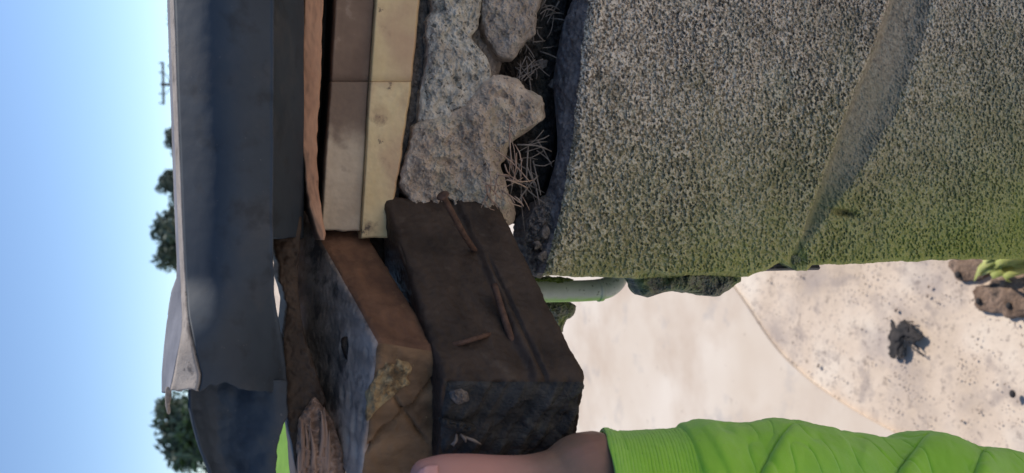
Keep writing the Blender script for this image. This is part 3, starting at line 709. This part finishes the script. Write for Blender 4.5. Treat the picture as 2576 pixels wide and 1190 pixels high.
# (u, v, spread u, spread v, y, angle deg, angle spread, length px, count, material)
nest('clump of pinkish dry straw on the lower corner of the largest mortar lump', [(1245, 492, 26, 40, .494, 75, 22, 62, 16, 'straw'), (1292, 395, 20, 70, .497, 80, 16, 105, 14, 'straw'), (1275, 455, 30, 20, .493, 5, 25, 62, 6, 'straw'), (1300, 500, 30, 25, .498, 50, 30, 55, 8, 'straw')], 5)
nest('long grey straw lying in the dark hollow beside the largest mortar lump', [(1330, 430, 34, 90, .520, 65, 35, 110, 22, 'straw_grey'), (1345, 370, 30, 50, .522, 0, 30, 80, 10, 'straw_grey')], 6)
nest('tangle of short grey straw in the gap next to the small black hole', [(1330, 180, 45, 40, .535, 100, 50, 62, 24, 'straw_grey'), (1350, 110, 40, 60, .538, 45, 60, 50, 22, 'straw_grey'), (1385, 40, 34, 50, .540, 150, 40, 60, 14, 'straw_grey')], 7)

# ------------------------------------------------------------------ timber beam with grey top (upper)
def ext(a, b, k):   # extend b->a beyond a by k
    return a+(a-b)*k
def beam_corners(far, near, yf, yn, kext, left_far, left_near):
    # far/near: right side (top, bottom) pixels ; left_*: left side pixels (top, bottom)
    fr = [W(*far[0], yf[0]), W(*far[1], yf[1])]; nr = [W(*near[0], yn[0]), W(*near[1], yn[1])]
    fl = [W(*left_far[0], yf[2]), W(*left_far[1], yf[3])]; nl = [W(*left_near[0], yn[2]), W(*left_near[1], yn[3])]
    fr2 = [ext(fr[i], nr[i], kext) for i in (0, 1)]; fl2 = [ext(fl[i], nl[i], kext) for i in (0, 1)]
    return [[[fr2[0], fl2[0]], [fr2[1], fl2[1]]], [[nr[0], nl[0]], [nr[1], nl[1]]]]
b1 = thing('timber_beam', 'upper timber beam with a knotted grey top and cracked brown end', 'beam', W(1010, 1000, .43), 'broken timber beams held by the hand')
C1 = beam_corners([(795, 585), (925, 585)], [(948, 856), (1117, 885)], (.535, .535, .545, .545), (.420, .424, .430, .434), .30,
                  [(735, 800), (900, 800)], [(895, 1290), (1100, 1300)])
def d1(P, T, N):
    a, b, c = T[:, 0], T[:, 1], T[:, 2]
    q = P.copy(); q[:, 1] *= .25
    d = .0014*fbm(q, 90, 5, 31) + .0005*fbm(P, 500, 2, 32) - .0025*sstep(.25, .6, noise(P, 75, 39))*sstep(.15, .6, 1-np.abs(N).max(1))
    top = sstep(.5, .9, -N[:, 1]); end = sstep(.5, .9, N[:, 0])
    # knot with hollow on the top, pits along a band
    dk = ((a-.74)/.030)**2+((c-.36)/.075)**2
    d -= top*.006*np.exp(-dk*1.2); d += top*.0012*np.exp(-(np.sqrt(dk)-1.5)**2*3)
    for (aa, cc, sa, sc) in ((.84, .55, .012, .05), (.90, .62, .012, .05), (.78, .62, .014, .03), (.95, .5, .010, .06), (.93, .75, .02, .05), (.86, .80, .02, .05), (.93, .15, .01, .02)):
        d -= top*.004*np.exp(-(((a-aa)/sa)**2+((c-cc)/sc)**2))
    # diagonal crack across the end
    ln = c-(.12+.52*(1-b)) + .02*noise(P, 150, 4)
    d -= end*.009*np.exp(-(ln/.016)**2)
    d -= end*.005*np.exp(-((c-(.30+.5*(b-.3)))/.012)**2)*sstep(.3, .35, b)*(1-sstep(.7, .9, b))
    d += end*.0022*fbm(P, 80, 4, 37)
    return d
def multi(o, mats, fn):
    me = o.data
    me.materials.clear()
    for q in mats: me.materials.append(q)
    n_ = len(me.polygons); nr = np.empty(n_*3); me.polygons.foreach_get('normal', nr); ct = np.empty(n_*3); me.polygons.foreach_get('center', ct)
    me.polygons.foreach_set('material_index', fn(nr.reshape(-1, 3), ct.reshape(-1, 3)).astype(np.int32))
o = hexa('beam_body', C1, .0011, .0045, M['brown_wood'], b1, disp=d1, idxfn=([M['brown_wood'], M['grey_wood'], M['end_wood']], lambda f, T: np.where(f == 2, 1, np.where(f == 1, 2, 0))))
def fnp(U, V, X): return .0015*noise(X, 300, 3)
lump('mortar_patch', [(948, 915), (975, 903), (1010, 900), (1035, 912), (1038, 930), (1020, 948), (1032, 962), (1000, 985), (965, 1015), (940, 1040), (925, 1062), (918, 1050), (924, 1000), (935, 960), (950, 940)], .4235, .0035, .006, M['patch'], b1, 191, 320, 60, 3, .0014, .003, it=1, fn=fnp)
lump('wood_chip', [(1092, 905), (1112, 882), (1119, 900), (1118, 935), (1108, 950), (1098, 935)], .4215, .003, .006, M['patch'], b1, 192, 200, 40, 2, .0012, .002, it=1)
lump('knot', [(862, 850), (880, 844), (896, 860), (901, 885), (893, 908), (878, 915), (864, 895), (857, 868)], .4655, .0045, .006, M['black_wood'], b1, 193, 120, 24, 2, .001, .003, it=1)
# splintered side piece under the felt
fr = 0
sp_root = b1
rS = np.random.default_rng(77)
def slat(name, rows_, mat, sd, jit, prof, rough, seedn):
    return strip(name, rows_, 0, 0, .06, mat, b1, seed=sd, jitter=jit, nn=300, prof=prof, rough=rough)
slat('dark_side', [(545, 682, 760, .500), (640, 692, 752, .490), (664, 703, 750, .487), (700, 703, 750, .482), (741, 715, 752, .478), (770, 722, 755, .475), (800, 719, 758, .472), (850, 713, 768, .468), (900, 716, 785, .465), (960, 721, 805, .462), (1010, 722, 822, .460), (1060, 724, 800, .458), (1110, 734, 765, .457), (1190, 744, 762, .456), (1290, 752, 765, .455)], M['black_wood'], 301, 2.2, .0012, .0012, 1)
slat('splintered_side', [(1000, 788, 794, .462), (1025, 768, 812, .456), (1060, 752, 838, .454), (1110, 748, 852, .452), (1190, 750, 872, .450), (1290, 752, 892, .448)], M['splinter'], 305, 5, .003, .0035, 2)
rS = np.random.default_rng(77)
for k in range(14):
    u = 752+rS.uniform(0, 80); v = rS.uniform(1020, 1100)
    p0 = W(u, v, .450-rS.uniform(0, .004)); p1 = W(u+rS.uniform(-6, 10), v+rS.uniform(90, 180), .448)
    tube('splinter', [p0, (p0+p1)/2+rS.normal(size=3)*.001, p1], [.0003, .0014, .0018], M['splinter'], b1, 5, 1, 6)

# ------------------------------------------------------------------ lower dark beam
b2 = thing('timber_beam', 'lower dark wet timber beam with a ragged blackened end above the thumb', 'beam', W(1290, 1050, .41), 'broken timber beams held by the hand')
C2 = beam_corners([(985, 560), (1275, 565)], [(1112, 958), (1474, 962)], (.50, .50, .53, .53), (.405, .405, .425, .425), .22,
                  [(985, 820), (1260, 840)], [(1098, 1230), (1440, 1230)])
def d2(P, T, N):
    a, b, c = T[:, 0], T[:, 1], T[:, 2]
    q = P.copy(); q[:, 1] *= .25
    d = .0012*fbm(q, 80, 5, 41)+.0005*fbm(P, 450, 2, 42) - .0022*sstep(.2, .6, noise(P, 70, 49))*sstep(.15, .6, 1-np.abs(N).max(1))
    end = sstep(.4, .9, N[:, 0]); side = sstep(.5, .9, -N[:, 2])
    s_ = P[:, 0]*.45+P[:, 2]*.9                     # slanting torn grain
    w_ = fbm(np.stack([P[:, 0]*.5+P[:, 2]*.2, P[:, 1]*.3, s_*2.2], -1), 85, 4, 45)
    d += end*(.0062*w_ - .0022*sstep(.1, .6, noise(P, 90, 47)) )
    d -= end*.010*sstep(.55, 1, c)*(1-b*.3)*.5
    d -= side*.004*np.exp(-((b-(.66+.05*a))/.010)**2)*sstep(.35, .5, a)
    d += side*.0035*sstep(.60, .66, b+.02*noise(P, 60, 5))
    return d
o = hexa('beam_body', C2, .0011, .0045, M['black_wood'], b2, disp=d2, idxfn=([M['black_wood'], M['black_end']], lambda f, T: np.where(f == 1, 1, 0)))
lump('pale_knot', [(1135, 988), (1160, 978), (1174, 990), (1170, 1010), (1150, 1016), (1134, 1004)], .4072, .0015, .008, M['crumb'], b2, 201, 160, 30, 6, .0022, .004, it=0)
lump('torn_lobe', [(1110, 1050), (1150, 1058), (1195, 1072), (1200, 1085), (1165, 1092), (1120, 1075), (1104, 1062)], .4095, .004, .012, M['black_end'], b2, 202, 200, 40, 3, .0018, .003, it=1)
for k, (p0, p1) in enumerate((((1148, 1092), (1140, 1122)), ((1158, 1092), (1172, 1112)), ((1165, 1098), (1210, 1118)), ((1150, 1105), (1135, 1118)))):
    tube('pale_fibre', [W(*p0, .408), W((p0[0]+p1[0])/2+4, (p0[1]+p1[1])/2, .406), W(*p1, .408)], [.0006, .001, .0004], M['straw_grey'], b2, 6, 1, 8)
# dark packing block between the beams, further back
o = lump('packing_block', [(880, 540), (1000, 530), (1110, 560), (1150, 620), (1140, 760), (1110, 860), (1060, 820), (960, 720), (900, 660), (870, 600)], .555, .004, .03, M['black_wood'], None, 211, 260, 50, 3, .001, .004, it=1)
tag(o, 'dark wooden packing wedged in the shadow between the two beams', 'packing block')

# ------------------------------------------------------------------ nails
def nail(label, pts, rad, head=None):
    P_ = [W(*p) for p in pts]
    t = thing('rusty_nail', label, 'nail', P_[-1], 'rusty nails in the timber')
    tube('shank', P_, [rad]*(len(P_)-1)+[rad*.75], M['rust'], t, 12, 1, 24)
    if head:
        d = P_[0]-P_[1]; d /= np.linalg.norm(d)
        tube('head', [P_[0]-d*.0002, P_[0]+d*.0006, P_[0]+d*.0016, P_[0]+d*.0022], [rad, head, head, head*.8], M['rust'], t, 16, 0, 8)
nail('rusty nail with a flat head sticking out across the largest mortar lump', [(1116, 496, .455), (1145, 550, .462), (1175, 605, .472), (1215, 655, .492)], .0020, .0040)
nail('straight rusty nail lying flat along the dark beam', [(1243, 716, .448), (1262, 780, .438), (1285, 850, .427), (1296, 872, .431)], .0021)
nail('bent rusty nail bridging from the brown beam end to the dark beam', [(1112, 868, .432), (1150, 866, .424), (1195, 852, .422), (1228, 842, .428), (1250, 838, .442)], .0014)

# ------------------------------------------------------------------ pipe
pp = thing('white_pipe', 'pale pipe elbow with painted green sleeve bounce emerging below the rough wall', 'pipe', W(1450, 733, .60))
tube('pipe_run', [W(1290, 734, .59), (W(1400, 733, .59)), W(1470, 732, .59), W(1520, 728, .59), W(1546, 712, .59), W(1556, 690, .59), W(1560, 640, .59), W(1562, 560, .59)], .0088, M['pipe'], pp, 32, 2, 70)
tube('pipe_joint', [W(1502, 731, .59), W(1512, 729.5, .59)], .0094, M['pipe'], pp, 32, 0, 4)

# ------------------------------------------------------------------ person: arm and hand
person = thing('person', 'arm in a bright green sleeve, bare thumb pressed on the timber beams', 'person', W(1500, 1300, .40))
Vh = []; Fh = []; offh = 0
def cap_chain(pts, radii, seg=22, n=26):
    """closed tapered limb for the hand (all merged by remeshing into one skin)"""
    global offh
    pts = np.asarray([np.array(p) for p in pts]); L = smooth_line(np.hstack([pts, np.asarray(radii)[:, None]]), n, 2)
    Pc, rr = L[:, :3], L[:, 3]; T = np.gradient(Pc, axis=0); T /= np.linalg.norm(T, axis=1, keepdims=True)
    up = np.array([.13, -1, .07]); rings = []
    ths = np.linspace(0, 2*math.pi, seg, endpoint=False)
    def ring(c, t_, r_):
        nonlocal up
        a = np.cross(t_, up); a /= np.linalg.norm(a); b = np.cross(a, t_); up = b
        return c+(np.cos(ths)[:, None]*a+np.sin(ths)[:, None]*b)*r_
    for al in (80, 60, 40, 20): rings.append(ring(Pc[0]-T[0]*rr[0]*math.sin(R(al)), T[0], rr[0]*math.cos(R(al))))
    for i in range(n): rings.append(ring(Pc[i], T[i], rr[i]))
    for al in (20, 40, 60, 80): rings.append(ring(Pc[-1]+T[-1]*rr[-1]*math.sin(R(al)), T[-1], rr[-1]*math.cos(R(al))))
    V = np.array(rings); k = len(rings)
    F = grid_faces(k, seg, offh, closed=True, flip=True); F.append([offh+i for i in range(seg)]); F.append([offh+(k-1)*seg+i for i in range(seg)][::-1])
    Vh.append(V.reshape(-1, 3)); Fh.extend(F); offh += k*seg
px = lambda r_, y=.39: r_*y/FP
Yt = .385
# thumb: tip -> joint -> base
cap_chain([W(1074, 1196, Yt), W(1110, 1194, Yt-.001), W(1180, 1193, Yt), W(1250, 1198, Yt+.001), W(1330, 1208, Yt+.001), W(1400, 1212, Yt), W(1470, 1215, Yt)],
          [px(44), px(52), px(53), px(54), px(66), px(92), px(112)])
# thumb muscle and wrist bulge
cap_chain([W(1330, 1230, Yt+.002), W(1400, 1222, Yt), W(1470, 1198, Yt+.001), W(1510, 1205, Yt+.003), W(1600, 1250, Yt+.008), W(1760, 1280, Yt+.010)],
          [px(62), px(98), px(126), px(126), px(112), px(112)])
# palm
for k, (dv, dy) in enumerate(((1300, .000), (1370, .010), (1430, .022), (1480, .034))):
    cap_chain([W(1230, dv, Yt+dy+.004), W(1350, dv, Yt+dy), W(1480, dv-10, Yt+dy), W(1600, 1320, Yt+.012)], [px(62), px(78), px(84), px(80)])
# fingers curl behind the timbers (outside the frame), unequal lengths
for k, (v0, y0, ln) in enumerate(((1310, .395, .92), (1360, .402, 1.05), (1415, .412, 1.0), (1465, .424, .8))):
    base = W(1240, v0+12, y0); a1 = base+np.array([-.004, .012, .036*ln]); a2 = a1+np.array([.000, .026*ln, .004]); a3 = a2+np.array([.006, .016*ln, -.012])
    cap_chain([base, (base+a1)/2, a1, (a1+a2)/2, a2, a3], [.0105, .0098, .0092, .0085, .0080, .0068])
hand = mesh('hand', np.concatenate(Vh), Fh, M['skin'], person)
rm = hand.modifiers.new('skin', 'REMESH'); rm.mode = 'VOXEL'; rm.voxel_size = .0011; rm.use_smooth_shade = True
smo = hand.modifiers.new('soft', 'SMOOTH'); smo.factor = .6; smo.iterations = 9
# nail plate on the thumb: curved shell
Lu = np.linspace(0, 1, 24); Lw = np.linspace(-1, 1, 22); nv = []
for s_ in Lu:
    for w_ in Lw:
        u = 1046+s_*56+ 0; v = 1203+w_*34*(1-.35*(1-s_)**3)+ (0)
        rr_ = px(50)*(.88+.12*min(1, s_*3))
        dv = (v-1196)/FP*Yt
        y_ = Yt-.0006-math.sqrt(max(rr_**2-dv**2, 1e-7))*(1-.10*(1-s_)**2)-.0003
        e_ = max(abs(w_)**6, (1-s_)**8, s_**10)
        nv.append(W(u-4*(w_**2)*(1-s_)*-2.5, v, y_+.0006*e_))
o = mesh('thumbnail', nv, grid_faces(24, 22), M['nail'], person)
sm = o.modifiers.new('t', 'SOLIDIFY'); sm.thickness = .0005; sm.offset = -1

# sleeve
so_pts = np.array([(1512, 1074), (1530, 1070), (1560, 1078), (1600, 1074), (1650, 1068), (1700, 1066), (1722, 1060), (1745, 1046), (1780, 1041), (1830, 1043), (1880, 1047), (1905, 1046), (1935, 1038), (1990, 1031), (2040, 1033), (2090, 1043), (2150, 1060), (2200, 1066), (2250, 1071), (2285, 1060), (2330, 1041), (2370, 1042), (2420, 1056), (2480, 1084), (2530, 1086), (2576, 1100), (2700, 1110), (3000, 1120), (3400, 1120)], float)
VC = 1300.
NS, NA = 900, 200
us = np.concatenate([np.linspace(1520, 2700, 760), np.linspace(2701, 3400, 140)])
top = np.interp(us, so_pts[:, 0], so_pts[:, 1]); k = np.hanning(61); k /= k.sum()
top = np.concatenate([top[:30], np.convolve(top, k, 'valid'), top[-30:]])
Yc_ = np.interp(us, [1512, 1700, 2200, 3400], [.388, .392, .385, .36])
Rr = (VC-top)/FP*Yc_*1.055
TH = np.linspace(0, 2*math.pi, NA, endpoint=False)
# th=0 -> world +x (picture up); th=pi/2 -> towards the camera
Ug2 = us[:, None]+0*TH; ph = TH[None, :]+0*Ug2
phs = np.where(ph > math.pi*1.5, ph-2*math.pi, ph)
# cuff opening leans with the wrist
shift = np.exp(-((us-1520)/60)**2)
Ug2 = Ug2 + shift[:, None]*(10*np.sin(np.clip(phs, 0, math.pi)) - 0)
d = np.zeros_like(Ug2)
def fold(u0, slope, wdt, amp, curve=0, ph_hi=2.6):
    c_ = u0+slope*phs+curve*phs**2
    s_ = (Ug2-c_)
    prof = np.where(s_ > 0, np.exp(-(s_/wdt)**2), np.exp(-(s_/(wdt*.28))**2))
    return amp*prof*(1-sstep(ph_hi-.7, ph_hi, phs))*sstep(-.15, .55, phs)
d += fold(2015, -190, 60, .0052, 18) - fold(2000, -190, 11, .0055, 18)
d += fold(2350, -215, 70, .0058, 20) - fold(2334, -215, 12, .0060, 20)
d += fold(2500, -170, 60, .0046, 10) - fold(2486, -170, 11, .0050, 10)
d += fold(1765, 10, 40, .0022, 30) 
d += fold(2190, -120, 50, .0020, 0) + fold(1890, -60, 40, .0012, 10)
cuff = 1-sstep(1716, 1724, Ug2-14*np.sin(phs))
d += cuff*.00022*np.sin(TH*190)[None, :]*0
d += .00022*np.sin(Ug2*.75)*cuff
d -= .0012*np.exp(-((Ug2-14*np.sin(phs)-1722)/4)**2)
d -= .0014*cuff
Yc2 = Yc_[:, None]
ctr = W(Ug2, VC+0*Ug2, Yc2+0*Ug2)
tmpP = np.stack([ctr[..., 0]+np.cos(ph)*Rr[:, None], ctr[..., 1]-np.sin(ph)*Rr[:, None], ctr[..., 2]], -1)
d += .0022*fbm(tmpP, 34, 4, 51)*(1-cuff*.7)+.0004*fbm(tmpP, 200, 3, 52)
wr = np.abs(noise(np.stack([tmpP[..., 0]*.6+tmpP[..., 2]*.5, tmpP[..., 1]*.6, tmpP[..., 2]*1.2-tmpP[..., 0]*.5], -1), 60, 53)); d -= .0012*np.exp(-(wr/.09)**2)*(1-cuff)
rad = Rr[:, None]+d
ax = np.array([0, -1, 0])*1.0
Vs = ctr + np.cos(ph)[..., None]*rad[..., None]*np.array([1, 0, 0]) + np.sin(ph)[..., None]*rad[..., None]*(-Fv)*1.02
o = mesh('sleeve', Vs.reshape(-1, 3), grid_faces(NS, NA, closed=True, flip=True), M['hivis'], person)
sm = o.modifiers.new('cloth', 'SOLIDIFY'); sm.thickness = .0014; sm.offset = -1
# forearm inside the sleeve, part of the same arm (kept below the cloth)
# ------------------------------------------------------------------ things on the ground
def frand(a, b): return random.uniform(a, b)
ce = G(2282, 850)
t = thing('dead_plant', 'dark withered plant clump lying on the pale concrete', 'plant', ce)
def flake(name, c, ln, wd, ang, lift, mat, parent, sd):
    r = np.random.default_rng(sd); s = np.linspace(0, 1, 12); V = []
    for q in s:
        w_ = wd*math.sin(math.pi*min(1, q*.92+.06))**.8*(1+.25*r.normal()); cx = c[0]+math.cos(ang)*ln*(q-.5); cy = c[1]+math.sin(ang)*ln*(q-.5); cz = c[2]+.004+lift*math.sin(math.pi*q)*(.6+.4*r.random())
        for e in (-1, -.3, .3, 1): V.append((cx-math.sin(ang)*w_*e, cy+math.cos(ang)*w_*e, cz+.004*abs(e)))
    o = mesh(name, V, grid_faces(12, 4), mat, parent)
    m_ = o.modifiers.new('t', 'SOLIDIFY'); m_.thickness = .002
    return o
for i, (u, v, l, wd, an) in enumerate(((2262, 862, .085, .018, -20), (2268, 838, .075, .015, -60), (2300, 834, .06, .016, 60), (2306, 848, .05, .012, 100), (2258, 822, .04, .009, 30), (2282, 826, .045, .014, 0), (2272, 880, .05, .012, -10), (2290, 818, .03, .007, 80))):
    g = G(u, v); flake('withered_leaf', g, l, wd, R(an), .006, M['dead'], t, 400+i)
for i in range(5):
    g = G(2280+i*3, 850-i*8); tube('dry_stem', [g+np.array([0, 0, .006]), g+np.array([frand(-.03, .03), frand(-.03, .03), .012]), g+np.array([frand(-.06, .06), frand(-.06, .06), .006])], .0018, M['dead'], t, 5, 1, 6)
# earth patches
def patch(name, pts, mat, z, hgt, lb, cat, sd, kind=None):
    L = smooth_loop([G(*p) for p in pts], 120, 2); c = L.mean(0); L = c+(L-c)*(1+.45*fbm(L, 22, 4, sd)[:, None]); V = []
    for r_ in np.linspace(0, 1, 24):
        q = c+(L-c)*r_; q[:, 2] = z+hgt*(1-r_**2)+hgt*.5*fbm(q, 40, 3, sd)*(1-r_**4)-(.012 if r_ == 1 else 0); V.append(q)
    V = np.array(V); return tag(mesh(name, V.reshape(-1, 3), grid_faces(24, 120, closed=True, flip=False), mat), lb, cat, kind=kind)
patch('earth_patch', [(2452, 712), (2520, 690), (2640, 680), (2700, 760), (2600, 800), (2530, 815), (2470, 790), (2446, 750)], M['earth'], .004, .009, 'larger crumbly brown earth patch on the concrete near the green weed', 'earth', 91)
patch('earth_patch', [(2380, 655), (2470, 640), (2500, 670), (2470, 700), (2420, 712), (2390, 690)], M['earth'], .004, .007, 'smaller earth patch at the foot of the rough wall', 'earth', 92)
for i, (u, v, s, lb) in enumerate(((2470, 758, .007, 'black pebble in the larger earth patch'), (2556, 990, .008, 'dark pebble alone on the concrete by the right edge of the photo'), (2420, 690, .008, 'dark pebble on the smaller earth patch'), (2548, 768, .008, 'dark pebble close to the right edge in the earth patch'))):
    g = G(u, v); r = np.random.default_rng(500+i); th = np.linspace(0, 2*math.pi, 20, endpoint=False); V = []
    for al in np.linspace(-60, 90, 8):
        q = np.stack([np.cos(th)*math.cos(R(al)), np.sin(th)*math.cos(R(al))*.8, np.full(20, math.sin(R(al))*.6)], -1)*s
        q = q+q*.3*fbm(q+i, 60, 2, i)[:, None]; V.append(q+g+np.array([0, 0, s*.45+.008]))
    o = mesh('pebble', np.array(V).reshape(-1, 3), grid_faces(8, 20, closed=True), M['dead']); tag(o, lb, 'pebble', 'dark pebbles on the ground')
Vg_, Fg_ = [], []
rg = np.random.default_rng(71)
for i in range(900):
    u_ = rg.uniform(1850, 2640); v_ = rg.uniform(640, 1150)
    if rg.random() > .25+.75*(fbm(np.array([[u_*.01, v_*.01, .3]]), 1.0, 3, 5)[0] > .02): continue
    g = G(u_, v_); r_ = rg.uniform(.0008, .0030)*(1 if rg.random() < .96 else 2.0); b_ = len(Vg_)
    q_ = rg.normal(size=(6, 3))*.25
    for k_, d_ in enumerate(((1, 0, 0), (0, 1, 0), (-1, 0, 0), (0, -1, 0), (0, 0, .7), (0, 0, -.6))): Vg_.append(g+(np.array(d_)+q_[k_])*r_+np.array([0, 0, .002]))
    Fg_ += [[b_+a_, b_+c_, b_+4] for a_, c_ in ((0, 1), (1, 2), (2, 3), (3, 0))]+[[b_+c_, b_+a_, b_+5] for a_, c_ in ((0, 1), (1, 2), (2, 3), (3, 0))]
tag(mesh('grit', Vg_, Fg_, M['grit'], smooth=False), 'fine dark grit scattered over the pale concrete ground', 'grit', kind='stuff')
wd = thing('weed', 'yellow-green grassy weed growing at the foot of the rough wall', 'weed', G(2600, 700))
rb = np.random.default_rng(9)
for i in range(13):
    root_ = G(2610+rb.uniform(-10, 20), 640+rb.uniform(-30, 30)); tip = G(2455+rb.uniform(-15, 90), 640+rb.uniform(-45, 85), .03)
    if i == 0: tip = G(2450, 708, .02)
    if i == 1: tip = G(2470, 690, .03)
    mid = (root_+tip)/2+np.array([rb.normal()*.01, rb.normal()*.01, .05+rb.random()*.03])
    L = smooth_line([root_, mid, tip], 16, 2); dr = tip-root_; sd = np.cross(dr, [0, 0, 1]); sd /= np.linalg.norm(sd)
    V = []
    for k_, p_ in enumerate(L):
        w_ = .0065*math.sin(math.pi*min(1, k_/15*.9+.1))**.7+.0005
        V += [p_-sd*w_, p_+np.array([0, 0, -.0015]), p_+sd*w_]
    o = mesh('blade', V, grid_faces(16, 3), M['blade'], wd); m_ = o.modifiers.new('t', 'SOLIDIFY'); m_.thickness = .0006
print('tris approx', sum(len(o.data.polygons) for o in bpy.data.objects if o.type == 'MESH'))
